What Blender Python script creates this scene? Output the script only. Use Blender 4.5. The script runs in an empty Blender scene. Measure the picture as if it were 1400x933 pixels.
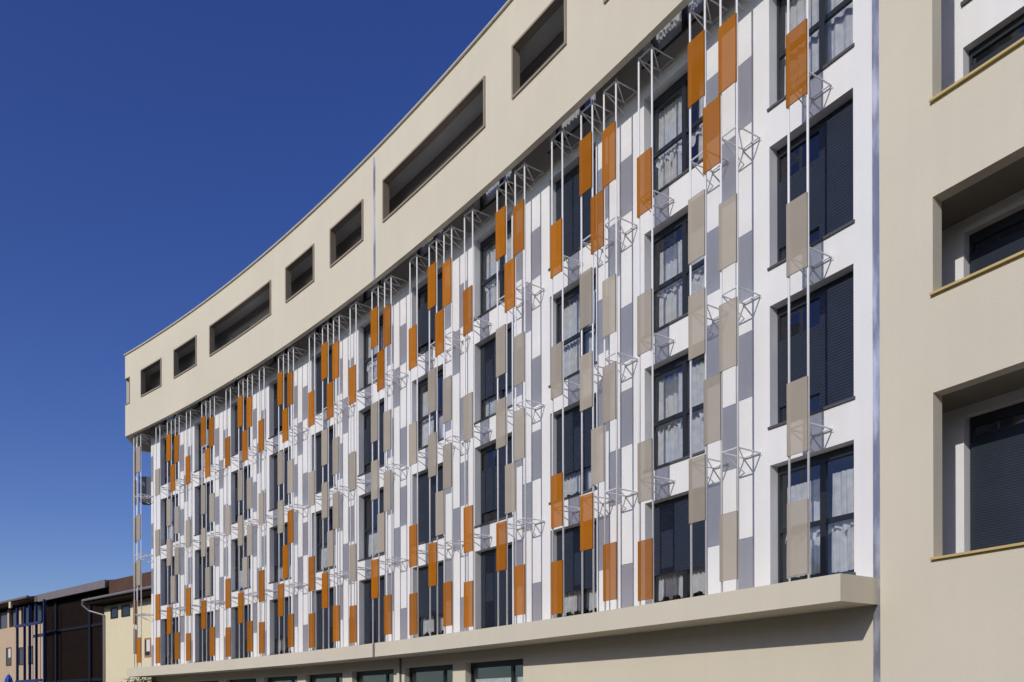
import bpy, bmesh, math, random
import numpy as np
from mathutils import Vector, Matrix

random.seed(7)
S = bpy.context.scene
COL = S.collection
CAMZ = 1.6                      # eye height; building heights below are measured from the ground

# ------------------------------------------------------------------ plan curve of the facade
X0, Y0, TH0, K1, K2 = 3.3594, 15.8809, 2.14616, 0.00814, 0.000017
BAY, GAP = 3.2647, 0.3825       # bay width, spacing of the sunshade poles


def curve(t):
    n = 60
    d = t / n
    x, y = X0, Y0
    for i in range(n):
        tt = (i + .5) * d
        th = TH0 + K1 * tt + K2 * tt * tt
        x += math.cos(th) * d
        y += math.sin(th) * d
    return x, y, TH0 + K1 * t + K2 * t * t


_cache = {}


def L(t, off=0., z=0.):
    """point at arc length t (leftwards), off metres in front of the pole line, z above the ground"""
    k = round(t, 4)
    if k not in _cache:
        _cache[k] = curve(k)
    x, y, th = _cache[k]
    return Vector((x - math.sin(th) * off, y + math.cos(th) * off, z))


def frame_at(t, off=0., z=0.):
    """matrix whose x runs along +t, y runs outwards to the street, z up"""
    th = curve(t)[2]
    m = Matrix.Rotation(th, 4, 'Z')
    # x axis = (cos th, sin th) = +t ; y axis = (-sin th, cos th) = outwards
    m.translation = L(t, off, z)
    return m


# ------------------------------------------------------------------ materials
def mat(name, col, rough=.8, metal=0., var=.05, vscale=1.5, bump=0., bscale=60., streak=0., spec=.5, transp=0., rnd=0.):
    m = bpy.data.materials.new(name)
    m.use_nodes = True
    nt = m.node_tree
    N = nt.nodes
    K = nt.links
    b = N['Principled BSDF']
    b.inputs['Roughness'].default_value = rough
    b.inputs['Metallic'].default_value = metal
    b.inputs['Specular IOR Level'].default_value = spec
    tc = N.new('ShaderNodeTexCoord')
    no = N.new('ShaderNodeTexNoise')
    no.inputs['Scale'].default_value = vscale
    no.inputs['Detail'].default_value = 6
    K.new(tc.outputs['Object'], no.inputs['Vector'])
    fac = no.outputs['Fac']
    if streak:
        mp = N.new('ShaderNodeMapping')
        mp.inputs['Scale'].default_value = (3.5, 3.5, .18)
        K.new(tc.outputs['Object'], mp.inputs['Vector'])
        n2 = N.new('ShaderNodeTexNoise')
        n2.inputs['Scale'].default_value = 1.1
        n2.inputs['Detail'].default_value = 5
        K.new(mp.outputs['Vector'], n2.inputs['Vector'])
        mx = N.new('ShaderNodeMix')
        mx.inputs['Factor'].default_value = streak
        K.new(no.outputs['Fac'], mx.inputs['A'])
        K.new(n2.outputs['Fac'], mx.inputs['B'])
        fac = mx.outputs['Result']
    r = N.new('ShaderNodeValToRGB')
    r.color_ramp.elements[0].position = .3
    r.color_ramp.elements[1].position = .7
    lo = [c * (1 - var) for c in col]
    hi = [min(1, c * (1 + var)) for c in col]
    r.color_ramp.elements[0].color = (*lo, 1)
    r.color_ramp.elements[1].color = (*hi, 1)
    K.new(fac, r.inputs['Fac'])
    if rnd:
        oi = N.new('ShaderNodeObjectInfo')
        mr = N.new('ShaderNodeMapRange')
        mr.inputs['To Min'].default_value = 1 - rnd
        mr.inputs['To Max'].default_value = 1 + rnd
        K.new(oi.outputs['Random'], mr.inputs['Value'])
        hv = N.new('ShaderNodeHueSaturation')
        K.new(mr.outputs['Result'], hv.inputs['Value'])
        K.new(r.outputs['Color'], hv.inputs['Color'])
        K.new(hv.outputs['Color'], b.inputs['Base Color'])
    else:
        K.new(r.outputs['Color'], b.inputs['Base Color'])
    if bump:
        n3 = N.new('ShaderNodeTexNoise')
        n3.inputs['Scale'].default_value = bscale
        n3.inputs['Detail'].default_value = 4
        K.new(tc.outputs['Object'], n3.inputs['Vector'])
        bp = N.new('ShaderNodeBump')
        bp.inputs['Strength'].default_value = bump
        bp.inputs['Distance'].default_value = .02
        K.new(n3.outputs['Fac'], bp.inputs['Height'])
        K.new(bp.outputs['Normal'], b.inputs['Normal'])
    if transp:
        out = N['Material Output']
        t = N.new('ShaderNodeBsdfTransparent')
        ms = N.new('ShaderNodeMixShader')
        # perforations let less light through the more obliquely they are met
        lw = N.new('ShaderNodeLayerWeight')
        lw.inputs['Blend'].default_value = .5
        tr = N.new('ShaderNodeMapRange')
        tr.inputs['From Min'].default_value = .10
        tr.inputs['From Max'].default_value = .62
        tr.inputs['To Min'].default_value = transp
        tr.inputs['To Max'].default_value = .015
        K.new(lw.outputs['Facing'], tr.inputs['Value'])
        K.new(tr.outputs['Result'], ms.inputs['Fac'])
        K.new(b.outputs['BSDF'], ms.inputs[1])
        K.new(t.outputs['BSDF'], ms.inputs[2])
        K.new(ms.outputs['Shader'], out.inputs['Surface'])
    return m


def glass_mat(name, tint, boost=1.7):
    m = bpy.data.materials.new(name)
    m.use_nodes = True
    nt = m.node_tree
    N = nt.nodes
    K = nt.links
    N.remove(N['Principled BSDF'])
    out = N['Material Output']
    t = N.new('ShaderNodeBsdfTransparent')
    t.inputs['Color'].default_value = (*tint, 1)
    g = N.new('ShaderNodeBsdfGlossy')
    g.inputs['Roughness'].default_value = .02
    g.inputs['Color'].default_value = (.9, .95, 1, 1)
    lw = N.new('ShaderNodeLayerWeight')
    lw.inputs['Blend'].default_value = .5
    pw = N.new('ShaderNodeMath')
    pw.operation = 'POWER'
    pw.inputs[1].default_value = 5
    K.new(lw.outputs['Facing'], pw.inputs[0])
    fr = N.new('ShaderNodeMath')
    fr.operation = 'MULTIPLY_ADD'
    fr.inputs[1].default_value = .95
    fr.inputs[2].default_value = .04
    K.new(pw.outputs['Value'], fr.inputs[0])
    # slight unevenness of the panes
    tc = N.new('ShaderNodeTexCoord')
    no = N.new('ShaderNodeTexNoise')
    no.inputs['Scale'].default_value = .9
    K.new(tc.outputs['Object'], no.inputs['Vector'])
    bp = N.new('ShaderNodeBump')
    bp.inputs['Strength'].default_value = .08
    bp.inputs['Distance'].default_value = .05
    K.new(no.outputs['Fac'], bp.inputs['Height'])
    K.new(bp.outputs['Normal'], g.inputs['Normal'])
    mu = N.new('ShaderNodeMath')
    mu.operation = 'MULTIPLY'
    mu.inputs[1].default_value = boost
    K.new(fr.outputs['Value'], mu.inputs[0])
    ms = N.new('ShaderNodeMixShader')
    K.new(mu.outputs['Value'], ms.inputs['Fac'])
    K.new(t.outputs['BSDF'], ms.inputs[1])
    K.new(g.outputs['BSDF'], ms.inputs[2])
    K.new(ms.outputs['Shader'], out.inputs['Surface'])
    return m


def curtain_mat(name, col):
    m = bpy.data.materials.new(name)
    m.use_nodes = True
    nt = m.node_tree
    N = nt.nodes
    K = nt.links
    N.remove(N['Principled BSDF'])
    out = N['Material Output']
    d = N.new('ShaderNodeBsdfDiffuse')
    t = N.new('ShaderNodeBsdfTranslucent')
    tr = N.new('ShaderNodeBsdfTransparent')
    tc = N.new('ShaderNodeTexCoord')
    no = N.new('ShaderNodeTexNoise')
    no.inputs['Scale'].default_value = 7
    no.inputs['Detail'].default_value = 5
    K.new(tc.outputs['Object'], no.inputs['Vector'])
    r = N.new('ShaderNodeValToRGB')
    r.color_ramp.elements[0].position = .35
    r.color_ramp.elements[1].position = .65
    r.color_ramp.elements[0].color = (*[c * .82 for c in col], 1)
    r.color_ramp.elements[1].color = (*col, 1)
    K.new(no.outputs['Fac'], r.inputs['Fac'])
    K.new(r.outputs['Color'], d.inputs['Color'])
    K.new(r.outputs['Color'], t.inputs['Color'])
    a = N.new('ShaderNodeMixShader')
    a.inputs['Fac'].default_value = .3
    K.new(d.outputs['BSDF'], a.inputs[1])
    K.new(t.outputs['BSDF'], a.inputs[2])
    b = N.new('ShaderNodeMixShader')
    b.inputs['Fac'].default_value = .12
    K.new(a.outputs['Shader'], b.inputs[1])
    K.new(tr.outputs['BSDF'], b.inputs[2])
    K.new(b.outputs['Shader'], out.inputs['Surface'])
    return m


M = {}
M['white'] = mat('white_render', (.79, .79, .79), .9, var=.04, vscale=.8, bump=.25, bscale=90, streak=.5, spec=.2)
M['beige'] = mat('beige_render', (.655, .605, .485), .92, var=.045, vscale=.38, bump=.25, bscale=70, streak=.25, spec=.2)
M['pole'] = mat('white_painted_steel', (.80, .80, .80), .4, var=.02)
M['orange'] = mat('orange_perforated_metal', (.40, .133, .003), .65, var=.05, vscale=2.5, transp=.23, spec=.08, rnd=.16)
M['sand'] = mat('beige_perforated_metal', (.405, .355, .285), .6, var=.04, vscale=2.5, transp=.23, spec=.15, rnd=.12)
M['frame'] = mat('anthracite_frame', (.017, .020, .027), .45, var=.05)
M['sill'] = mat('dark_grey_sill', (.085, .087, .09), .5, var=.06)
M['glass'] = glass_mat('window_glass', (.965, .975, .985), 1.5)
M['curtain'] = curtain_mat('white_net_curtain', (.90, .91, .91))
M['bluecloth'] = curtain_mat('blue_curtain', (.05, .08, .30))
M['blind'] = mat('slate_blue_slats', (.020, .028, .044), .42, var=.10, vscale=3)
M['inside'] = mat('room_paint', (.30, .29, .28), .9, var=.05)
M['rim'] = mat('bronze_metal_lining', (.33, .27, .20), .5, var=.06, vscale=3)
M['coping'] = mat('pale_metal_coping', (.60, .57, .47), .4, metal=.2, var=.05)
M['ceiling'] = mat('grey_soffit', (.66, .66, .65), .9, var=.05)
M['rail'] = mat('ochre_metal_cap', (.60, .46, .19), .5, metal=.1, var=.06, vscale=6)
M['box'] = mat('slate_metal_panel', (.10, .11, .15), .5, var=.06)


def strip_mat():
    m = bpy.data.materials.new('bare_zinc_strip')
    m.use_nodes = True
    nt = m.node_tree
    N = nt.nodes
    K = nt.links
    b = N['Principled BSDF']
    b.inputs['Metallic'].default_value = .6
    tc = N.new('ShaderNodeTexCoord')
    mp = N.new('ShaderNodeMapping')
    mp.inputs['Scale'].default_value = (2, 2, .5)
    K.new(tc.outputs['Object'], mp.inputs['Vector'])
    no = N.new('ShaderNodeTexNoise')
    no.inputs['Scale'].default_value = 1.5
    no.inputs['Detail'].default_value = 6
    K.new(mp.outputs['Vector'], no.inputs['Vector'])
    r = N.new('ShaderNodeValToRGB')
    r.color_ramp.elements[0].position = .44
    r.color_ramp.elements[1].position = .60
    r.color_ramp.elements[0].color = (.40, .41, .46, 1)
    r.color_ramp.elements[1].color = (.95, .95, .95, 1)  # pale blotches painted into the colour as bright sky reflections
    K.new(no.outputs['Fac'], r.inputs['Fac'])
    K.new(r.outputs['Color'], b.inputs['Base Color'])
    rr = N.new('ShaderNodeMapRange')
    rr.inputs['To Min'].default_value = .15
    rr.inputs['To Max'].default_value = .5
    K.new(no.outputs['Fac'], rr.inputs['Value'])
    K.new(rr.outputs['Result'], b.inputs['Roughness'])
    bp = N.new('ShaderNodeBump')
    bp.inputs['Strength'].default_value = .6
    bp.inputs['Distance'].default_value = .05
    K.new(no.outputs['Fac'], bp.inputs['Height'])
    K.new(bp.outputs['Normal'], b.inputs['Normal'])
    return m


M['zinc'] = strip_mat()


# ------------------------------------------------------------------ mesh helpers
class MB:
    def __init__(s):
        s.v = []
        s.f = []

    def quad(s, a, b, c, d):
        i = len(s.v)
        s.v += [tuple(a), tuple(b), tuple(c), tuple(d)]
        s.f.append((i, i + 1, i + 2, i + 3))

    def hexa(s, p):
        """8 points: bottom ring 0-3, top ring 4-7"""
        i = len(s.v)
        s.v += [tuple(q) for q in p]
        for f in ((3, 2, 1, 0), (4, 5, 6, 7), (0, 1, 5, 4), (1, 2, 6, 5), (2, 3, 7, 6), (3, 0, 4, 7)):
            s.f.append(tuple(i + k for k in f))

    def box(s, x0, x1, y0, y1, z0, z1):
        s.hexa([(x0, y0, z0), (x1, y0, z0), (x1, y1, z0), (x0, y1, z0),
                (x0, y0, z1), (x1, y0, z1), (x1, y1, z1), (x0, y1, z1)])

    def arcbox(s, t0, t1, o0, o1, z0, z1, step=.8):
        n = max(1, int(math.ceil(abs(t1 - t0) / step)))
        ts = [t0 + (t1 - t0) * i / n for i in range(n + 1)]
        i0 = len(s.v)
        for t in ts:
            for o, z in ((o0, z0), (o1, z0), (o1, z1), (o0, z1)):
                s.v.append(tuple(L(t, o, z)))
        for i in range(n):
            a = i0 + i * 4
            b = a + 4
            for k in range(4):
                k2 = (k + 1) % 4
                s.f.append((a + k, a + k2, b + k2, b + k))
        s.f.append((i0 + 3, i0 + 2, i0 + 1, i0))
        e = i0 + n * 4
        s.f.append((e, e + 1, e + 2, e + 3))

    def tube(s, a, b, r, n=8, r2=None):
        a = Vector(a)
        b = Vector(b)
        d = (b - a).normalized()
        u = d.orthogonal().normalized()
        w = d.cross(u)
        r2 = r if r2 is None else r2
        i = len(s.v)
        for p, rr in ((a, r), (b, r2)):
            for k in range(n):
                q = 2 * math.pi * k / n
                s.v.append(tuple(p + (u * math.cos(q) + w * math.sin(q)) * rr))
        for k in range(n):
            s.f.append((i + k, i + (k + 1) % n, i + n + (k + 1) % n, i + n + k))
        s.f.append(tuple(i + k for k in reversed(range(n))))
        s.f.append(tuple(i + n + k for k in range(n)))

    def mesh(s, name, m, origin=None, fixn=True):
        me = bpy.data.meshes.new(name)
        v = s.v
        if origin is not None:
            v = [(a - origin[0], b - origin[1], c - origin[2]) for a, b, c in v]
        me.from_pydata(v, [], s.f)
        if fixn:
            bm = bmesh.new()
            bm.from_mesh(me)
            bmesh.ops.remove_doubles(bm, verts=bm.verts, dist=1e-5)
            bmesh.ops.recalc_face_normals(bm, faces=bm.faces)
            bm.to_mesh(me)
            bm.free()
        me.materials.append(m)
        return me


def wall_holes(mb, t0, t1, z0, z1, holes, off, step=.8, depth=None):
    """curved sheet with rectangular holes (ta<tb); depth = offset to which the reveals go back"""
    ts = {t0, t1}
    zs = {z0, z1}
    for a, b, c, d in holes:
        ts |= {a, b}
        zs |= {c, d}
    ts = sorted(t for t in ts if t0 - 1e-6 <= t <= t1 + 1e-6)
    zs = sorted(z for z in zs if z0 - 1e-6 <= z <= z1 + 1e-6)
    tt = []
    for a, b in zip(ts, ts[1:]):
        n = max(1, int(math.ceil((b - a) / step)))
        tt += [a + (b - a) * i / n for i in range(n)]
    tt.append(ts[-1])
    for a, b in zip(tt, tt[1:]):
        m = (a + b) / 2
        for c, d in zip(zs, zs[1:]):
            q = (c + d) / 2
            if any(h[0] < m < h[1] and h[2] < q < h[3] for h in holes):
                continue
            mb.quad(L(a, off, c), L(b, off, c), L(b, off, d), L(a, off, d))
    if depth is not None:
        for h in holes:
            n = max(1, int(math.ceil((h[1] - h[0]) / step)))
            st = [h[0] + (h[1] - h[0]) * i / n for i in range(n + 1)]
            for t in (h[0], h[1]):
                if abs(t - t1) < 1e-6:
                    continue
                mb.quad(L(t, off, h[2]), L(t, depth, h[2]), L(t, depth, h[3]), L(t, off, h[3]))
            for z in (h[2], h[3]):
                for a, b in zip(st, st[1:]):
                    mb.quad(L(a, off, z), L(b, off, z), L(b, depth, z), L(a, depth, z))


def obj(name, me, parent=None, matrix=None, label=None):
    o = bpy.data.objects.new(name, me)
    COL.objects.link(o)
    if parent is not None:
        o.parent = parent
    if matrix is not None:
        o.matrix_local = matrix
    if label:
        o['label'] = label
    return o


def root(name, loc, label, cat, group=None, matrix=None):
    o = bpy.data.objects.new(name, None)
    o.empty_display_size = .3
    COL.objects.link(o)
    if matrix is not None:
        o.matrix_world = matrix
    else:
        o.location = loc
    o['label'] = label
    o['category'] = cat
    if group:
        o['group'] = group
    return o


def tag(o, label, cat, group=None):
    o['label'] = label
    o['category'] = cat
    if group:
        o['group'] = group


# ------------------------------------------------------------------ the setting: ground
def structure(name, me):
    o = obj(name, me)
    o['kind'] = 'structure'
    return o


g = MB()
g.quad((-1500, -1500, 0), (1500, -1500, 0), (1500, 1500, 0), (-1500, 1500, 0))
M['ground'] = mat('worn_asphalt', (.055, .052, .048), .95, var=.2, vscale=.4, bump=.3, bscale=30)
structure('ground', g.mesh('ground', M['ground']))
M['pave'] = mat('concrete_paving', (.085, .08, .072), .9, var=.08, vscale=1.2, bump=.2, bscale=25)
g = MB()
g.arcbox(-16, 40, -.5, 3.2, -.05, .12)
structure('pavement', g.mesh('pavement', M['pave']))

# unseen dark hill added behind the viewer to block low sky light
g = MB()
nh = 60
prev = None
for i in range(nh + 1):
    a = math.radians(150 + 170 * i / nh)
    top = 15 + 2.5 * math.sin(i * .7) + 1.5 * math.sin(i * 1.9)
    ring = [Vector((r_ * math.cos(a) + 4, r_ * math.sin(a) + 6, z_)) for r_, z_ in ((34, -.2), (40, 4), (48, top * .8), (62, top), (160, top * .7))]
    if prev:
        for k in range(4):
            g.quad(prev[k], ring[k], ring[k + 1], prev[k + 1])
    prev = ring
M['sky_blocker'] = mat('sky_blocker_dark', (.05, .06, .028), .95, var=.4, vscale=.6, bump=.6, bscale=3)
structure('sky_blocker_hill', g.mesh('sky_blocker_hill', M['sky_blocker']))

# ------------------------------------------------------------------ main building
H = CAMZ
SO, SI = .23, .08
WOFF = -.60                     # plane of the white wall
REV = -.82                      # back of the window reveals
TL, TR = 32.25, -3.425          # left and right ends of the white wall
Z_LEDGE0, Z_LEDGE1 = 1.63 + H, 2.045 + H
Z_SCR0, Z_TOP = 13.14 + H, 17.0 + H
ROWP = 2.825
SILL0 = 2.20 + H
WH = 2.135
WW = 1.70
WINL = 1.92                     # left edge of window column 1


def win_hole(j, r):
    tl = WINL + BAY * (j - 1)
    z = SILL0 + ROWP * r
    return (tl - WW, tl, z, z + WH)


base = L(14, -.6, 0)
bld = root('apartment_building', base,
           'long curved white apartment building with a beige top storey and beige ledge', 'building')


def bpart(name, mb, m, label=None, parent=None):
    o = obj(name, mb.mesh(name, m, base), bld, label=label)
    return o


holes = [win_hole(j, r) for j in range(0, 11) for r in range(5)]
w = MB()
wall_holes(w, TR, TL, Z_LEDGE0 + .05, 14.45 + H, holes, WOFF, depth=REV)
bpart('wall', w, M['white'])
w = MB()
wall_holes(w, TR, TL, 14.45 + H, Z_TOP - .42, holes, WOFF)
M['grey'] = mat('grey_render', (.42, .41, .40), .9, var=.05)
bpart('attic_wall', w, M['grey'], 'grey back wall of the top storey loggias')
w = MB()
w.arcbox(-3.34, TL - .02, SI - .012, WOFF + .28, 14.34 + H, 14.5 + H)
M['tiles'] = mat('pale_loggia_floor', (.55, .54, .52), .8, var=.05)
bpart('attic_floor', w, M['tiles'])

# end wall, turned away from the street front at the left corner
EA = math.radians(100)
ED = Vector((math.cos(EA), math.sin(EA), 0))      # direction of the end wall, going back
EN = Vector((-math.sin(EA), math.cos(EA), 0))     # its outward side (to the left)
c0 = L(TL, WOFF, 0)
w = MB()
p0 = c0
p1 = c0 + ED * 14
w.quad((p0.x, p0.y, 0), (p1.x, p1.y, 0), (p1.x, p1.y, Z_TOP - .42), (p0.x, p0.y, Z_TOP - .42))
bpart('end_wall', w, M['white'])

# ground floor wall
GF = []
for k in range(8):
    GF.append((6.30 + BAY * k, 8.93 + BAY * k, .75, 1.32 + H))
w = MB()
wall_holes(w, TR, TL, 0, Z_LEDGE0 + .01, GF, WOFF - .004, depth=-.80)
bpart('lower_wall', w, M['beige'])

# ledge between ground floor and upper floors, in two lengths with a joint
w = MB()
w.arcbox(-3.51, 12.33, WOFF - .1, .35, Z_LEDGE0, Z_LEDGE1)
w.arcbox(12.47, 32.79, WOFF - .1, .35, Z_LEDGE0, Z_LEDGE1)
bpart('ledge', w, M['beige'])
w = MB()
w.arcbox(12.33, 12.47, WOFF - .05, .27, Z_LEDGE0 + .01, Z_LEDGE1 - .01)
bpart('joint_filler', w, M['sill'])

# top storey screen wall with loggia openings
OPEN = [(29.44, 31.48), (26.09, 28.23), (19.69, 24.89), (16.45, 18.55), (13.17, 15.33), (6.70, 11.97), (3.47, 5.54),
        (-2.6, 2.2)]
OZ0, OZ1 = 14.62 + H, 15.89 + H
SO, SI = .23, .08
TE = 33.12
scr = MB()
sh = [(a, b, OZ0, OZ1) for a, b in OPEN] + [(32.63, TE, OZ0, OZ1)]
wall_holes(scr, -3.35, TE, Z_SCR0, Z_TOP, sh, SO, depth=SI)
n = 46
for i in range(n):
    a = -3.35 + (TE + 3.35) * i / n
    b = -3.35 + (TE + 3.35) * (i + 1) / n
    scr.quad(L(a, SO, Z_SCR0), L(b, SO, Z_SCR0), L(b, SI, Z_SCR0), L(a, SI, Z_SCR0))
scr.quad(L(-3.35, SO, Z_SCR0), L(-3.35, SI, Z_SCR0), L(-3.35, SI, Z_TOP), L(-3.35, SO, Z_TOP))
# return of the screen round the left corner
e0 = L(TE, SO, 0)


def slab8(mb, p, q, th, z0, z1):
    n_ = Vector(((q - p).y, -(q - p).x, 0)).normalized() * th
    mb.hexa([(p.x, p.y, z0), (q.x, q.y, z0), (q.x + n_.x, q.y + n_.y, z0), (p.x + n_.x, p.y + n_.y, z0),
             (p.x, p.y, z1), (q.x, q.y, z1), (q.x + n_.x, q.y + n_.y, z1), (p.x + n_.x, p.y + n_.y, z1)])


ea = e0 + ED * .01
slab8(scr, e0 + ED * 2.4 - EN * .151, c0 + ED * 2.8, .15, Z_SCR0, Z_TOP)
slab8(scr, ea, e0 + ED * 2.4, .15, Z_SCR0, OZ0)
slab8(scr, ea, e0 + ED * 2.4, .15, OZ1, Z_TOP)
slab8(scr, e0 + ED * .22, e0 + ED * 2.4, .15, OZ0 - .002, OZ1 + .002)
lin = MB()
wall_holes(lin, -3.35, TE - .1, Z_SCR0 + .002, Z_TOP - .42, sh, SI)
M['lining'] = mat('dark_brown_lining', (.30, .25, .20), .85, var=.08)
attic = bpart('attic_screen', scr, M['beige'], 'beige rendered top storey wall with loggia openings')

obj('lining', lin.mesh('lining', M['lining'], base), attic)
# soffit closing the overhang at the corner
w = MB()
zs_ = Z_SCR0 + .25
pa_, pb_ = L(TE - .16, SI - .01, 0), L(32.0, SI - .01, 0)
pc_, pd_ = L(32.0, WOFF, 0), L(TL, WOFF, 0)
pe_ = pd_ + ED * 2.4
pf_ = e0 + ED * 2.4 - EN * .16
w.quad((pa_.x, pa_.y, zs_), (pb_.x, pb_.y, zs_), (pc_.x, pc_.y, zs_), (pd_.x, pd_.y, zs_))
w.quad((pa_.x, pa_.y, zs_), (pd_.x, pd_.y, zs_), (pe_.x, pe_.y, zs_), (pf_.x, pf_.y, zs_))
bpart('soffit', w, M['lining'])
w = MB()
for z in (Z_TOP - .425, Z_TOP - .025):
    w.quad((pa_.x, pa_.y, z), (pd_.x, pd_.y, z), (pe_.x, pe_.y, z), (pf_.x, pf_.y, z))
    w.quad((pa_.x, pa_.y, z), (pb_.x, pb_.y, z), (pc_.x, pc_.y, z), (pd_.x, pd_.y, z))
bpart('corner_roof', w, M['ceiling'])

# roof over the top storey
w = MB()
w.arcbox(-3.35, TE - .35, SI - .01, -9, Z_TOP - .42, Z_TOP - .03)
w.arcbox(-3.34, TL - .03, SI - .012, WOFF + .012, 16.08 + H, Z_TOP - .422)
bpart('roof', w, M['ceiling'])
w = MB()
w.arcbox(-3.36, TE + .03, SO - .25, SO + .06, Z_TOP, Z_TOP + .05)
bpart('coping', w, M['coping'])

# bronze lining of every loggia opening
for a, b in OPEN:
    f = MB()
    t = .055
    o0, o1 = SI - .02, SO + .04
    f.arcbox(a, a + t, o0, o1, OZ0, OZ1)
    f.arcbox(b - t, b, o0, o1, OZ0, OZ1)
    f.arcbox(a + t, b - t, o0, o1, OZ0, OZ0 + t)
    f.arcbox(a + t, b - t, o0, o1, OZ1 - t, OZ1)
    me = f.mesh('opening_frame', M['rim'], base)
    o = obj('opening_frame', me, attic)
# corner opening lining
f = MB()
f.arcbox(32.63, 32.66, SI, SO + .03, OZ0, OZ1)
f.arcbox(32.66, TE + .02, SI, SO + .03, OZ0, OZ0 + .04)
obj('opening_frame', f.mesh('opening_frame', M['rim'], base), attic)

# bare metal cover strips over the building joints
w = MB()
w.arcbox(12.44, 12.55, SO, SO + .012, Z_SCR0 - .01, Z_TOP - .13)
obj('joint_cover', w.mesh('joint_cover', M['zinc'], base), attic)
w = MB()
w.arcbox(-3.575, TR, WOFF - .05, WOFF + .055, 0, Z_TOP)
bpart('joint_cover', w, M['zinc'], 'bright bare metal strip between white and beige walls')
w = MB()
w.arcbox(12.36, 12.45, WOFF, WOFF + .02, 0, Z_LEDGE0 - .01)
bpart('joint_cover', w, M['sill'])

# floors, ceilings and back wall of the rooms behind the windows
w = MB()
for r in range(0, 6):
    zf = SILL0 + ROWP * r - .36
    w.arcbox(TR + .02, TL - .4, REV - .03, -5.6, zf - .24, zf)
w.arcbox(TR + .02, TL - 1.2, -5.6, -5.75, 0, Z_TOP - .43)
for j in range(0, 12):
    tp = WINL + BAY * (j - 1) + .75
    if tp < TL - .6:
        w.arcbox(tp, tp + .12, REV - .03, -5.59, 0, Z_TOP - .44)
bpart('rooms', w, M['inside'])

# ------------------------------------------------------------------ windows (local x along +t, y outwards)
FW = .048


def frame_mesh(wd, h, mull, trans, name='window'):
    f = MB()
    x0, x1 = -wd / 2, wd / 2
    y0, y1 = -.035, .035
    f.box(x0, x0 + FW, y0, y1, 0, h)
    f.box(x1 - FW, x1, y0, y1, 0, h)
    f.box(x0 + FW, x1 - FW, y0, y1, h - .15, h)           # box for the roller blind above
    f.box(x0 + FW, x1 - FW, y0, y1, 0, FW)
    if mull is not None:
        f.box(mull - .055, mull + .055, y0 + .002, y1 - .002, FW, h - .15)
    if trans:
        segs = [(x0 + FW, x1 - FW)] if mull is None else [(x0 + FW, mull - .055), (mull + .055, x1 - FW)]
        for a, b in segs:
            f.box(a, b, y0 + .004, y1 - .004, trans - .042, trans + .042)
    return f.mesh(name, M['frame'])


MULL = WW / 2 - .95
me_frame = frame_mesh(WW, WH, MULL, .98)
f = MB()
f.box(-WW / 2 + .05, WW / 2 - .05, -.006, .006, .05, WH - .14)
me_pane = f.mesh('pane', M['glass'])
f = MB()
f.hexa([(-WW / 2 - .035, .205, -.045), (WW / 2 + .035, .205, -.045), (WW / 2 + .035, .262, -.05), (-WW / 2 - .035, .262, -.05),
        (-WW / 2 - .035, .205, .012), (WW / 2 + .035, .205, .012), (WW / 2 + .035, .262, -.008), (-WW / 2 - .035, .262, -.008)])
f.hexa([(-WW / 2 + .003, .03, .004), (WW / 2 - .003, .03, .004), (WW / 2 - .003, .204, .004), (-WW / 2 + .003, .204, .004),
        (-WW / 2 + .003, .03, .035), (WW / 2 - .003, .03, .035), (WW / 2 - .003, .204, .014), (-WW / 2 + .003, .204, .014)])
me_sill = f.mesh('sill', M['sill'])


def slats(x0, x1, z0, z1, y=-.06, pitch=.05, amp=1.):
    f = MB()
    n_ = max(2, int((z1 - z0) / pitch))
    for i in range(n_):
        a = z1 - (z1 - z0) * i / n_
        b = z1 - (z1 - z0) * (i + 1) / n_
        f.quad((x0, y - .002 * amp, a), (x1, y - .002 * amp, a), (x1, y + .003 * amp, b + .010), (x0, y + .003 * amp, b + .010))
        f.quad((x0, y + .003 * amp, b + .010), (x1, y + .003 * amp, b + .010), (x1, y - .002 * amp, b), (x0, y - .002 * amp, b))
    return f


def drape(x0, x1, z0, z1, y=-.13, seed=0, scallop=0., folds=9):
    rnd = random.Random(seed)
    f = MB()
    nx, nz = 90, 10
    ph = rnd.random() * 6
    amp = .022
    g_ = [[None] * (nz + 1) for _ in range(nx + 1)]
    for i in range(nx + 1):
        u = i / nx
        x = x0 + (x1 - x0) * u
        fo = math.sin(u * folds * 6.283 * (x1 - x0) + ph + 1.3 * math.sin(u * 7 + ph))
        bot = z0 + scallop * abs(math.sin(u * 6.283 * (x1 - x0) * 1.6 + ph)) ** .7
        for k in range(nz + 1):
            q = k / nz
            z = bot + (z1 - bot) * q
            g_[i][k] = (x + .012 * math.sin(q * 4 + u * 20), y + amp * fo * (1.25 - .5 * q), z)
    for i in range(nx):
        for k in range(nz):
            f.quad(g_[i][k], g_[i + 1][k], g_[i + 1][k + 1], g_[i][k + 1])
    return f


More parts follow.
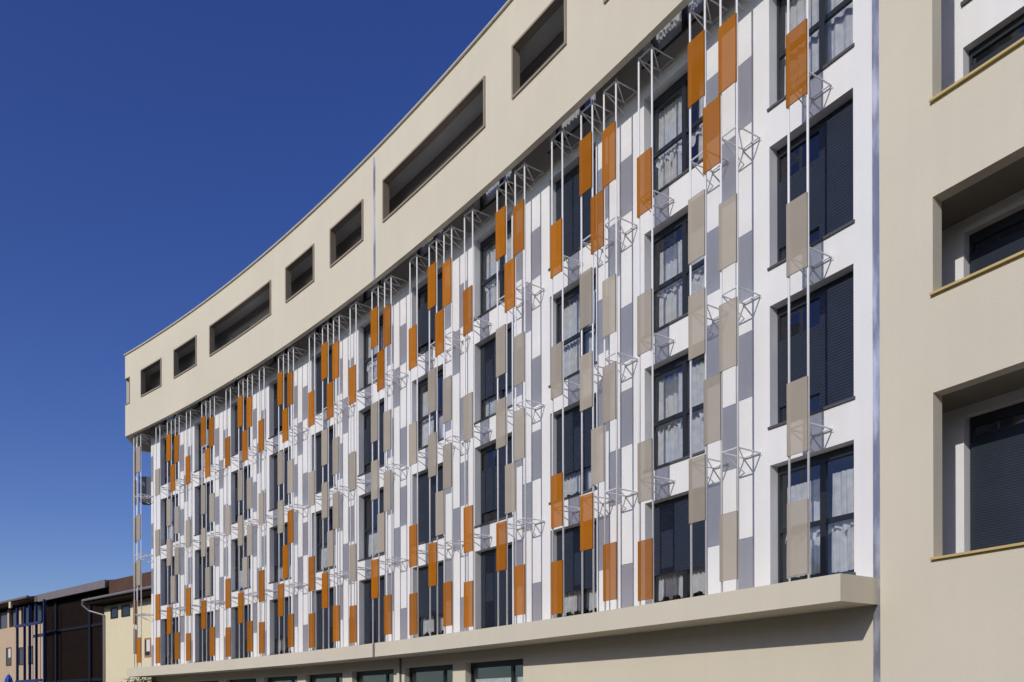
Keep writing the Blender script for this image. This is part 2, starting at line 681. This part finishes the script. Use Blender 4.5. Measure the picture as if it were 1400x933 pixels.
XL, XR = -WW / 2 + .05, WW / 2 - .05
me_blind_two = slats(XL, XR, .62, WH - .02, y=.05).mesh('blind', M['blind'])
me_blind_left = slats(MULL + .03, XR, .05, WH - .02, y=.05).mesh('blind', M['blind'])
me_blind_half = slats(MULL + .03, XR, .35, WH - .62, y=.05).mesh('blind', M['blind'])
me_blind_right = slats(XL, MULL + .02, .05, WH - .12, y=.075).mesh('blind', M['blind'])
CU = {}
for sd in range(4):
    CU['full', sd] = drape(XL, XR, .06, WH - .22 - .06 * (sd % 2), seed=sd, scallop=.03).mesh('curtain', M['curtain'])
    CU['val', sd] = drape(XL, XR, .70, 1.02, y=-.085, seed=sd + 10, scallop=.16, folds=7).mesh('curtain', M['curtain'])
    CU['top', sd] = drape(XL, XR, 1.02, WH - .35, y=-.12, seed=sd + 20, scallop=.05).mesh('curtain', M['curtain'])
    CU['low', sd] = drape(XL, XR, .08, .86, y=-.11, seed=sd + 30, scallop=.10).mesh('curtain', M['curtain'])
    CU['lefthalf', sd] = drape(MULL + .25, XR, .06, WH - .3, seed=sd + 40).mesh('curtain', M['curtain'])
    CU['righthalf', sd] = drape(XL, MULL - .1, .06, WH - .3, seed=sd + 50).mesh('curtain', M['curtain'])
me_bluecurtain = drape(XL, XL + .38, .06, WH - .3, y=-.09, seed=77).mesh('curtain', M['bluecloth'])

KIND = {0: 'CSSCC', 1: 'OCCCC', 2: 'OLBSC', 3: 'SSLCC', 4: 'OSPSP', 5: 'SLSCP', 6: 'SPSSD', 7: 'OOSSD', 8: 'SPSSD', 9: 'SSSPD',
        10: 'SSLSD'}
for j in range(0, 11):
    for r in range(5):
        h = win_hole(j, r)
        tm = (h[0] + h[1]) / 2
        mtx = Matrix.Translation(-base) @ frame_at(tm, REV - .01, h[2])
        wo = obj('window', me_frame, bld, mtx)
        obj('pane', me_pane, wo)
        so = obj('sill', me_sill, wo)
        k = KIND[j][r]
        sd = (j * 5 + r) % 4
        if k == 'C':
            q = random.Random(j * 17 + r * 5)
            top = WH - q.choice((.18, .2, .26, .34))
            fo = q.uniform(6, 12)
            if q.random() < .55:
                gp = q.uniform(.08, .4)
                xm = MULL + q.uniform(-.25, .25)
                cu1 = drape(XL, xm - gp / 2, .06 + q.random() * .1, top, seed=j * 9 + r, scallop=.02, folds=fo)
                cu2 = drape(xm + gp / 2, XR, .06 + q.random() * .1, top - q.random() * .05, seed=j * 9 + r + 1, scallop=.02, folds=fo)
                obj('curtain', cu1.mesh('curtain', M['curtain']), wo)
                obj('curtain', cu2.mesh('curtain', M['curtain']), wo)
            else:
                obj('curtain', drape(XL, XR, .06, top, seed=j * 9 + r, scallop=.05 * q.random(), folds=fo).mesh('curtain', M['curtain']), wo)
            if q.random() < .8:
                zv = q.uniform(.62, .78)
                obj('curtain', drape(XL, XR, zv, zv + q.uniform(.2, .34), y=-.085, seed=j * 9 + r + 2, scallop=q.uniform(.08, .2),
                                     folds=q.uniform(5, 9)).mesh('curtain', M['curtain']), wo)
        elif k == 'S':
            obj('blind', me_blind_half if (j + r) % 3 == 1 or (j, r) == (0, 2) else me_blind_left, wo)
            obj('blind', me_blind_right, wo)
        elif k == 'O':
            obj('blind', me_blind_two, wo)
            obj('curtain', CU['low', sd], wo)
        elif k == 'L':
            obj('blind', me_blind_two if sd % 2 else me_blind_right, wo)
            obj('curtain', CU['low', sd], wo)
        elif k == 'B':
            obj('curtain', CU['full', sd], wo)
            obj('curtain', me_bluecurtain, wo, label='plain blue curtain')
        elif k == 'P':
            obj('curtain', CU['righthalf' if sd % 2 else 'lefthalf', sd], wo)
            obj('curtain', CU['low', sd], wo)

# ground floor windows
gw = GF[0][1] - GF[0][0]
gh = GF[0][3] - GF[0][2]
me_gframe = frame_mesh(gw, gh, -.62, None)
f = MB()
f.box(-gw / 2 + .05, gw / 2 - .05, -.006, .006, .05, gh - .14)
me_gpane = f.mesh('pane', M['glass'])
me_gcurt = [drape(-gw / 2 + .05, gw / 2 - .05, .08, gh - .45 - .1 * s_, y=-.1, seed=60 + s_, folds=11).mesh('curtain', M['curtain'])
            for s_ in range(3)]
for i, h in enumerate(GF):
    tm = (h[0] + h[1]) / 2
    wo = obj('window', me_gframe, bld, Matrix.Translation(-base) @ frame_at(tm, -.81, h[2]))
    obj('pane', me_gpane, wo)
    if i != 4:
        obj('curtain', me_gcurt[i % 3], wo)

# small metal box balcony on the end wall
f = MB()
b0 = c0 + ED * .35
for (s0, s1, z0, z1) in ((0, .75, 10.12 + H, 11.32 + H),):
    a_ = b0 + ED * s0
    b_ = b0 + ED * s1
    q = EN * .62
    f.hexa([(a_.x, a_.y, z0), (b_.x, b_.y, z0), (b_.x + q.x, b_.y + q.y, z0), (a_.x + q.x, a_.y + q.y, z0),
            (a_.x, a_.y, z1), (b_.x, b_.y, z1), (b_.x + q.x, b_.y + q.y, z1), (a_.x + q.x, a_.y + q.y, z1)])
bpart('balcony', f, M['box'])

# ------------------------------------------------------------------ sunshade frames (poles, brackets, perforated panels)
PT = 13.13 + H                  # top of the poles
PB = Z_LEDGE1
PR = .0205
f = MB()
f.tube((0, 0, 0), (0, 0, PT - PB), PR, 10)
f.box(-.05, .05, -.05, .05, 0, .012)
me_pole = f.mesh('pole', M['pole'])
for p in me_pole.polygons:
    p.use_smooth = len(p.vertices) == 4 and p.area > .05
BR = .015
DW = -.60
f = MB()
hx = GAP / 2
for sx in (-hx, hx):
    f.tube((sx, .0, 0), (sx, DW + .012, 0), BR, 6)
    f.box(sx - .03, sx + .03, DW + .002, DW + .014, -.05, .05)
f.tube((-hx, 0, 0), (hx, 0, 0), BR, 6)
f.tube((-hx, DW * .93, 0), (hx, DW * .93, 0), BR, 6)
f.tube((-hx, -.02, 0), (hx, DW * .93, 0), BR * .8, 6)
f.tube((hx, -.03, -.01), (hx, DW + .012, -.26), BR * .8, 6)
me_bracket = f.mesh('bracket', M['pole'])


def panel_mesh(m):
    f = MB()
    x = .205
    h = 1.195
    # folded sheet: face plus returned edges
    f.quad((-x, .048, 0), (x, .048, 0), (x, .048, h), (-x, .048, h))
    f.box(-x, -x + .003, .020, .0475, 0, h)
    f.box(x - .003, x, .020, .0475, 0, h)
    f.box(-x + .003, x - .003, .030, .0475, 0, .003)
    f.box(-x + .003, x - .003, .030, .0475, h - .003, h)
    return f.mesh('panel', m)


me_panel = {'O': panel_mesh(M['orange']), 'B': panel_mesh(M['sand'])}
PLAB = {'O': 'orange perforated metal panel', 'B': 'beige perforated metal panel'}
LEV = [13.117 + H - 2.825 * k for k in range(4)]
PAIR_Z = [v + H for v in (9.89, 7.11, 4.16, 2.19)]         # bottoms of the panels, top row first
Q1_Z = [v + H for v in (11.25, 8.33, 6.535, 3.48)]
Q2_Z = [v + H for v in (9.81, 4.84)]
Q3_Z = [v + H for v in (11.03, 7.865, 6.05, 2.30)]
PAIRC = {0: 'OBBB', 1: 'OBBO', 2: 'OBOO', 3: 'OBOO', 4: 'OBOO', 5: 'OBBO', 6: 'OBOO', 7: 'OBOO', 8: 'OBOO', 9: 'OBOO', 10: 'BBOO'}
PAIRT = {0: 1.00, 1: 1.42, 2: 1.05, 3: 1.49, 4: 1.04, 5: 1.39, 6: .94, 7: 1.53, 8: 1.09, 9: 1.43, 10: 1.11}


def bits(rt, xs, gaps, mid):
    for x in xs:
        obj('pole', me_pole, rt, Matrix.Translation((x, 0, 0)))
    for x in mid:
        for z in LEV:
            obj('bracket', me_bracket, rt, Matrix.Translation((x, 0, z - PB - .03)))
    for x, zs, cs in gaps:
        for z, c in zip(zs, cs):
            obj('panel', me_panel[c], rt, Matrix.Translation((x, 0, z - PB)), PLAB[c])


ORD = ['first', 'second', 'third', 'fourth', 'fifth', 'sixth', 'seventh', 'eighth', 'ninth', 'tenth', 'eleventh']
for j in range(0, 11):
    tp = BAY * (j - 1) + PAIRT[j] - GAP / 2
    lab = ('two-pole white frame with one orange and three beige panels, nearest the bare metal strip' if j == 0 else
           'two-pole white frame with two beige panels above two orange ones, at the far left corner' if j == 10 else
           '%s two-pole white sunshade frame counted from the bare metal strip, one column of panels' % ORD[j])
    rt = root('sunshade_frame', None, lab, 'sunshade', 'two-pole sunshade frames on the white facade',
              frame_at(tp, 0, PB))
    bits(rt, (-GAP / 2, GAP / 2), [(0, PAIR_Z, PAIRC[j])], (0,))
for j in range(1, 11):
    tc = BAY * (j - 1) - 1.5 * GAP
    c1 = 'OBBB' if j == 1 else 'OBBO'
    c2 = 'OO' if j == 7 else 'OB'
    c3 = 'OBBB' if j == 1 else 'OBOO' if j == 7 else 'OBBO'
    lab = ('four-pole white frame with orange panels only at its top, nearest the metal strip' if j == 1 else
           'four-pole white frame with two extra orange panels mid-height, seventh from the metal strip' if j == 7 else
           '%s four-pole white sunshade frame counted from the bare metal strip, three columns of panels' % ORD[j - 1])
    rt = root('sunshade_frame', None, lab, 'sunshade', 'four-pole sunshade frames on the white facade',
              frame_at(tc, 0, PB))
    bits(rt, [(i - 1.5) * GAP for i in range(4)],
         [(GAP, Q1_Z, c1), (0, Q2_Z, c2), (-GAP, Q3_Z, c3)], (-GAP, GAP))
# the L-shaped frame that stands beyond the left corner
mF = frame_at(32.21, 0, PB)
mFi = mF.inverted()
rt = root('sunshade_frame', None, 'L-shaped white frame with beige and orange panels standing out beyond the far left corner',
          'sunshade', None, mF)
for x in (-GAP / 2, GAP / 2):
    obj('pole', me_pole, rt, Matrix.Translation((x, 0, 0)))
for z in LEV:
    obj('bracket', me_bracket, rt, Matrix.Translation((0, 0, z - PB - .03)))
A2 = math.radians(96)
mE = Matrix.Identity(4)
mE.col[0] = (math.cos(A2), math.sin(A2), 0, 0)
mE.col[1] = (-math.sin(A2), math.cos(A2), 0, 0)
mE.translation = L(32.72, 0, PB) + Vector((math.cos(A2), math.sin(A2), 0)) * GAP / 2
mE = mFi @ mE
for x in (-GAP / 2, GAP / 2):
    obj('pole', me_pole, rt, mE @ Matrix.Translation((x, 0, 0)))
for z in LEV:
    obj('bracket', me_bracket, rt, mE @ Matrix.Translation((0, 0, z - PB - .03)))


def zpx(y):
    return (971 - y) / 1160.6 * 40.9 + H - PB


for y, c in ((650, 'B'), (741, 'B'), (802, 'B'), (906, 'O')):
    obj('panel', me_panel[c], rt, Matrix.Translation((0, 0, zpx(y))), PLAB[c])
for y, c in ((650, 'B'), (689, 'B'), (741, 'B'), (802, 'B'), (853, 'O'), (893, 'B')):
    obj('panel', me_panel[c], rt, mE @ Matrix.Translation((0, 0, zpx(y))), PLAB[c])

# ------------------------------------------------------------------ beige wing on the right
wb = L(-6, -.5, 0)
wing = root('rendered_wing', wb, 'plain beige rendered wing with deep loggias and ochre edge caps, right of the metal strip', 'building')
WF = -.5
TWL, TWR = -3.58, -13.0
ZW = 20.5
LO = [(-11.5, -4.45, 2.17 + H, 4.61 + H), (-11.5, -4.45, 6.02 + H, 7.46 + H), (-11.5, -4.45, 8.83 + H, 14.6 + H)]


def wpart(name, mb, m, parent=None, label=None):
    return obj(name, mb.mesh(name, m, wb), parent or wing, label=label)


w = MB()
wall_holes(w, TWR, TWL, 0, ZW, LO, WF, depth=WF - .22)
w.quad(L(TWL, WF, 0), L(TWL, WF - .3, 0), L(TWL, WF - .3, ZW), L(TWL, WF, ZW))
w.arcbox(TWR, TWL, WF - .22, -6, ZW - .3, ZW)
wpart('wall', w, M['beige'])
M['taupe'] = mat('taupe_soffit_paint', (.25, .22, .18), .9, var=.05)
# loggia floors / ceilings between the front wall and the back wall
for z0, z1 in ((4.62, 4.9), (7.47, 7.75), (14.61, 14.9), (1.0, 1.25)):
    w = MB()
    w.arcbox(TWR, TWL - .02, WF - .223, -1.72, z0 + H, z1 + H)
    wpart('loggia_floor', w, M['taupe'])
BK = -1.47
wh = [(-6.3, -4.33, 2.30 + H, 4.47 + H), (-6.3, -4.33, 5.10 + H, 7.27 + H), (-6.3, -4.33, 7.96 + H, 10.10 + H),
      (-6.3, -4.33, 10.78 + H, 12.95 + H)]
w = MB()
wall_holes(w, TWR, TWL - .02, 1.25 + H, 14.6 + H, wh, BK, depth=BK - .17)
w.arcbox(TWL - .03, TWL - .15, WF - .225, BK, 1.26 + H, 14.59 + H)
wpart('loggia_wall', w, M['white'])
w = MB()
w.arcbox(TWR, TWL - .02, -3.6, -3.7, 0, ZW - .31)
wpart('rooms', w, M['inside'])
for a, b, z0, z1 in LO:
    f = MB()
    f.arcbox(a - .02, b + .02, WF - .23, WF + .055, z0 + .004, z0 + .038)
    f.arcbox(a + .01, b - .01, WF - .2, WF + .012, z0 - .02, z0 + .004)
    wpart('edge_cap', f, M['rail'])
ww = wh[0][1] - wh[0][0]
hh = wh[0][3] - wh[0][2]
me_wframe = frame_mesh(ww, hh, -.35, None)
f = MB()
f.box(-ww / 2 + .05, ww / 2 - .05, -.006, .006, .05, hh - .14)
me_wpane = f.mesh('pane', M['glass'])
me_wblind = slats(-ww / 2 + .03, ww / 2 - .03, .02, hh - .30, y=.05, pitch=.04, amp=.6).mesh('blind', M['blind'])
f = MB()
f.box(-ww / 2 - .03, ww / 2 + .03, .155, .21, -.045, .012)
me_wsill = f.mesh('sill', M['sill'])
for h in wh:
    tm = (h[0] + h[1]) / 2
    wo = obj('window', me_wframe, wing, Matrix.Translation(-wb) @ frame_at(tm, BK - .17, h[2]))
    obj('pane', me_wpane, wo)
    obj('blind', me_wblind, wo)
    obj('sill', me_wsill, wo)

# ------------------------------------------------------------------ old buildings beyond the left end
TH = 2.4335


def yard(ox, oy):
    m = Matrix.Rotation(TH, 4, 'Z')
    m.translation = (ox, oy, 0)
    return m            # x to the left along the front, y towards the street, z up


M['salmon'] = mat('salmon_render', (.57, .435, .305), .92, var=.06, vscale=.6, bump=.3, bscale=40, streak=.5)
M['cream'] = mat('cream_render', (.76, .68, .47), .92, var=.04, vscale=.6, bump=.3, bscale=40, streak=.5)
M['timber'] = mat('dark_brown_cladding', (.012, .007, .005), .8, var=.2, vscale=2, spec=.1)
M['brown'] = mat('red_brown_cladding', (.10, .048, .03), .85, var=.12, vscale=1.5)
M['fascia'] = mat('grey_fascia_board', (.20, .175, .185), .7, var=.06)
M['navy'] = mat('navy_painted_steel', (.012, .014, .026), .7, var=.05, spec=.2)
M['blue'] = mat('blue_painted_steel', (.020, .034, .125), .6, var=.06)
M['cobalt'] = mat('blue_parasol_cloth', (.03, .10, .50), .8, var=.08)
M['tile'] = mat('dark_roof_sheet', (.14, .11, .10), .8, var=.1)
M['gutter'] = mat('grey_zinc_gutter', (.24, .235, .23), .5, metal=.2, var=.06)
M['darkglass'] = mat('dark_window_pane', (.015, .016, .02), .12, var=.05)
M['shutterwhite'] = mat('white_blind', (.72, .72, .72), .6, var=.04)
M['tan'] = mat('tan_timber_frame', (.40, .23, .13), .7, var=.1)

mS = yard(-24.87, 52.0)
old = root('salmon_building', None, 'old salmon pink building with a dark recess, grey eaves board and low roof, far left', 'building', None, mS)


def spart(name, mb, m, parent=None, label=None):
    return obj(name, mb.mesh(name, m), parent or old, label=label)


w = MB()
w.box(9.65, 40, -6, 0, 0, 7.75)
spart('wall', w, M['salmon'])
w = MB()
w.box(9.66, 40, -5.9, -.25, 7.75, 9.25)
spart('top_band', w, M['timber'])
for x in (13.6, 15.9, 18.2, 20.5):
    f = MB()
    f.box(x, x + .35, -.25, -.03, 7.752, 9.1)
    spart('mullion', f, M['salmon'])
for x in (10.3, 12.1, 14.2, 16.6, 18.8):
    f = MB()
    f.box(x, x + 1.25, -.24, -.16, 7.8, 9.0)
    spart('window', f, M['box'] if x in (14.2, 16.6) else M['darkglass'])
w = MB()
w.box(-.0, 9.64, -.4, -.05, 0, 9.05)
spart('recess', w, M['timber'], label='dark brown clad recessed wall')
for x in (2.0, 7.2):
    f = MB()
    f.box(x, x + .28, -.045, .08, 0, 8.95)
    spart('post', f, M['navy'])
f = MB()
f.box(.0, 9.6, -.046, .03, 6.9, 7.08)
f.box(.0, 9.6, -.046, .03, 3.5, 3.68)
spart('beam', f, M['navy'])
# roof: shallow slope with a deep grey board over the recess and a thin gutter to its left
w = MB()
w.hexa([(9.9, -8, 9.0), (42, -8, 9.0), (42, .75, 9.3), (9.9, .75, 9.3), (9.9, -8, 11.4), (42, -8, 11.4), (42, .75, 9.45), (9.9, .75, 9.45)])
w.hexa([(-1.1, -8, 9.0), (9.88, -8, 9.0), (9.88, .45, 9.1), (-1.1, .45, 9.1), (-1.1, -8, 11.3), (9.88, -8, 11.3), (9.88, .45, 9.47), (-1.1, .45, 9.47)])
rf = spart('roof', w, M['tile'])
f = MB()
f.box(-1.12, 9.0, .452, .55, 9.02, 9.5)
obj('eaves_board', f.mesh('eaves_board', M['fascia']), rf)
f = MB()
f.tube((9.9, .85, 9.42), (42, .85, 9.42), .1, 8)
obj('gutter', f.mesh('gutter', M['gutter']), rf)
f = MB()
f.box(12.9, 13.25, .78, .9, 8.9, 9.38)
obj('rainwater_head', f.mesh('rainwater_head', M['cream']), rf)
w = MB()
w.box(-7, -1.13, -6.0, .30, 0, 9.45)
spart('gable_wall', w, M['brown'], label='red brown clad upper wall right of the eaves board')
for x0, x1, z0, z1 in ((15.36, 16.36, 4.96, 6.3), (11.3, 12.2, 4.92, 6.2), (13.0, 13.9, 4.92, 6.2)):
    f = MB()
    t = .09
    f.box(x0, x0 + t, -.05, .03, z0, z1)
    f.box(x1 - t, x1, -.05, .03, z0, z1)
    f.box(x0 + t, x1 - t, -.05, .03, z0, z0 + t)
    f.box(x0 + t, x1 - t, -.05, .03, z1 - t, z1)
    wo = spart('window', f, M['brown'])
    f = MB()
    f.box(x0 + t, x1 - t, -.02, .012, z0 + t, z1 - t)
    obj('pane', f.mesh('pane', M['darkglass']), wo)
    if x0 > 15:
        f = MB()
        f.box(x0 + t, x1 - .45, .013, .022, z0 + .6, z1 - t)
        obj('blind', f.mesh('blind', M['shutterwhite']), wo)

mB = yard(-24.87, 52.0) @ Matrix.Translation((9.0, 1.0, 0))
per = root('blue_steel_pergola', None, 'tall blue steel frame of five posts standing before the salmon wall', 'steel frame', None, mB)
PX = [2.37, 1.06, .17, -.96, -2.29]
for i, x in enumerate(PX):
    f = MB()
    f.box(x - .06, x + .06, -.07, .07, 0, 8.75 + (.2 if i == 4 else 0))
    obj('post', f.mesh('post', M['blue']), per)
for z in (7.45, 3.65):
    f = MB()
    f.box(-2.2, 2.3, .082, .17, z - .09, z + .09)
    obj('beam', f.mesh('beam', M['blue']), per)

# folded parasol in front of the posts
mP = yard(-24.87, 52.0) @ Matrix.Translation((8.28, 2.6, 0))
pa = root('closed_parasol', None, 'bright blue closed parasol with a pale tip before the blue posts', 'parasol', None, mP)
f = MB()
f.tube((0, 0, 0), (0, 0, 4.15), .03, 8)
obj('pole', f.mesh('pole', M['pole']), pa)
f = MB()
nn = 16
prof = [(.09, 2.0), (.24, 2.15), (.27, 2.7), (.24, 3.3), (.17, 3.75), (.05, 4.02)]
for (r0, z0), (r1, z1) in zip(prof, prof[1:]):
    for k in range(nn):
        a = 2 * math.pi * k / nn
        b = 2 * math.pi * (k + 1) / nn
        q0 = 1 + .22 * (k % 2)
        q1 = 1 + .22 * ((k + 1) % 2)
        f.quad((r0 * q0 * math.cos(a), r0 * q0 * math.sin(a), z0), (r0 * q1 * math.cos(b), r0 * q1 * math.sin(b), z0),
               (r1 * q1 * math.cos(b), r1 * q1 * math.sin(b), z1), (r1 * q0 * math.cos(a), r1 * q0 * math.sin(a), z1))
obj('canopy', f.mesh('canopy', M['cobalt']), pa)

mC = yard(-21.204, 46.0)
cr = root('cream_building', None, 'cream rendered building with brown eaves and grey gutter, half hidden by the white building', 'building', None, mC)


def cpart(name, mb, m, parent=None):
    return obj(name, mb.mesh(name, m), parent or cr)


w = MB()
w.box(-9, 1.95, -5, 0, 0, 7.45)
cpart('wall', w, M['cream'])
w = MB()
w.hexa([(-9.2, -5, 7.46), (2.6, -5, 7.46), (2.6, .75, 7.5), (-9.2, .75, 7.5), (-9.2, -5, 8.6), (2.6, -5, 8.6), (2.6, .75, 7.72), (-9.2, .75, 7.72)])
rf = cpart('roof', w, M['timber'])
f = MB()
f.tube((-9.2, .83, 7.75), (2.75, .83, 7.75), .075, 8)
f.tube((2.75, .83, 7.75), (2.85, .8, 7.5), .06, 8)
f.tube((2.85, .8, 7.5), (2.6, .55, 7.2), .05, 8)
f.tube((2.6, .55, 7.2), (1.85, .08, 6.95), .05, 8)
f.tube((1.85, .08, 6.95), (1.85, .08, .1), .05, 8)
obj('gutter', f.mesh('gutter', M['gutter']), rf)
for x0, x1, z0, z1, white in ((.26, 1.14, 6.68, 7.3, 0), (-1.14, -.15, 6.68, 7.3, 0), (-3.44, -2.75, 4.4, 5.4, 1), (-6.5, -5.6, 4.4, 5.4, 0)):
    f = MB()
    t = .09
    f.box(x0, x0 + t, -.05, .03, z0, z1)
    f.box(x1 - t, x1, -.05, .03, z0, z1)
    f.box(x0 + t, x1 - t, -.05, .03, z0, z0 + t)
    f.box(x0 + t, x1 - t, -.05, .03, z1 - t, z1)
    wo = cpart('window', f, M['tan'] if white else M['frame'])
    f = MB()
    f.box(x0 + t, x1 - t, -.02, .012, z0 + t, z1 - t)
    obj('pane', f.mesh('pane', M['darkglass']), wo)
    if white:
        f = MB()
        f.box(x0 + t, x1 - .22, .013, .022, z0 + .3, z1 - t)
        obj('blind', f.mesh('blind', M['shutterwhite']), wo)

# ------------------------------------------------------------------ shrub at the left corner below the ledge
M['leaf'] = mat('dark_green_leaf', (.06, .085, .028), .7, var=.5, vscale=9)
M['bark'] = mat('grey_brown_bark', (.12, .09, .065), .9, var=.2, vscale=12)
sb = L(32.25, -.1, 0)
shb = root('leafy_shrub', sb, 'dark green leafy shrub under the left end of the beige ledge', 'shrub')
f = MB()
rnd = random.Random(3)
f.tube((0, 0, 0), (.03, .02, 1.2), .06, 8, .045)
tips = []
for k in range(9):
    a = k * 2.4
    e = Vector((.42 * math.cos(a), .42 * math.sin(a), 2.3 + rnd.random() * .75))
    f.tube((.03, .02, 1.0 + .1 * rnd.random()), e, .025, 6, .008)
    tips.append(e)
obj('trunk', f.mesh('trunk', M['bark']), shb)
f = MB()
for k in range(3000):
    e = rnd.choice(tips)
    d = Vector((rnd.gauss(0, .22), rnd.gauss(0, .22), rnd.gauss(-.15, .35)))
    p = e + d
    if p.z > 3.2:
        continue
    u = Vector((rnd.uniform(-1, 1), rnd.uniform(-1, 1), rnd.uniform(-.6, .6))).normalized()
    v = u.orthogonal().normalized()
    l_ = rnd.uniform(.06, .13)
    f.quad(p, p + u * l_ * .5 + v * l_ * .25, p + u * l_, p + u * l_ * .5 - v * l_ * .25)
obj('crown', f.mesh('crown', M['leaf'], fixn=False), shb)

# ------------------------------------------------------------------ light
Ld = Vector((.681, .802, -.556)).normalized()
sun = bpy.data.lights.new('sun', 'SUN')
sun.energy = 2.64
sun.angle = math.radians(.53)
sun.color = (1, .945, .86)
so = bpy.data.objects.new('sun', sun)
COL.objects.link(so)
so.rotation_euler = Ld.to_track_quat('-Z', 'Y').to_euler()
so.location = (-20, -25, 30)

wd = bpy.data.worlds.new('World')
S.world = wd
wd.use_nodes = True
nt = wd.node_tree
bg = nt.nodes['Background']
sky = nt.nodes.new('ShaderNodeTexSky')
sky.sky_type = 'NISHITA'
sky.sun_disc = False
sky.sun_elevation = math.asin(-Ld.z)
sky.sun_rotation = math.atan2(-Ld.x, -Ld.y)
sky.altitude = 800
sky.air_density = 1.0
sky.dust_density = 1.2
sky.ozone_density = 3.0
hs = nt.nodes.new('ShaderNodeHueSaturation')      # polarising filter of the photograph
hs.inputs['Hue'].default_value = .526
hs.inputs['Saturation'].default_value = 1.25
nt.links.new(sky.outputs['Color'], hs.inputs['Color'])
nt.links.new(hs.outputs['Color'], bg.inputs['Color'])
bg.inputs['Strength'].default_value = .110

# ------------------------------------------------------------------ camera (level, shifted up like a view camera)
cam = bpy.data.cameras.new('camera')
cam.sensor_width = 36
cam.lens = 1160.62 / 1400 * 36
cam.shift_y = (971.5 - 466.5) / 1400
cam.clip_end = 6000
co = bpy.data.objects.new('camera', cam)
COL.objects.link(co)
co.matrix_world = Matrix.Translation((0, 0, CAMZ)) @ Matrix.Rotation(math.pi / 2, 4, 'X') @ Matrix.Rotation(-.00235, 4, 'Z')
S.camera = co

S.render.engine = 'CYCLES'
S.cycles.max_bounces = 8
S.cycles.transparent_max_bounces = 12
S.view_settings.view_transform = 'Standard'
S.view_settings.look = 'None'
S.view_settings.exposure = 0
S.view_settings.gamma = 1
S.view_settings.use_curve_mapping = False
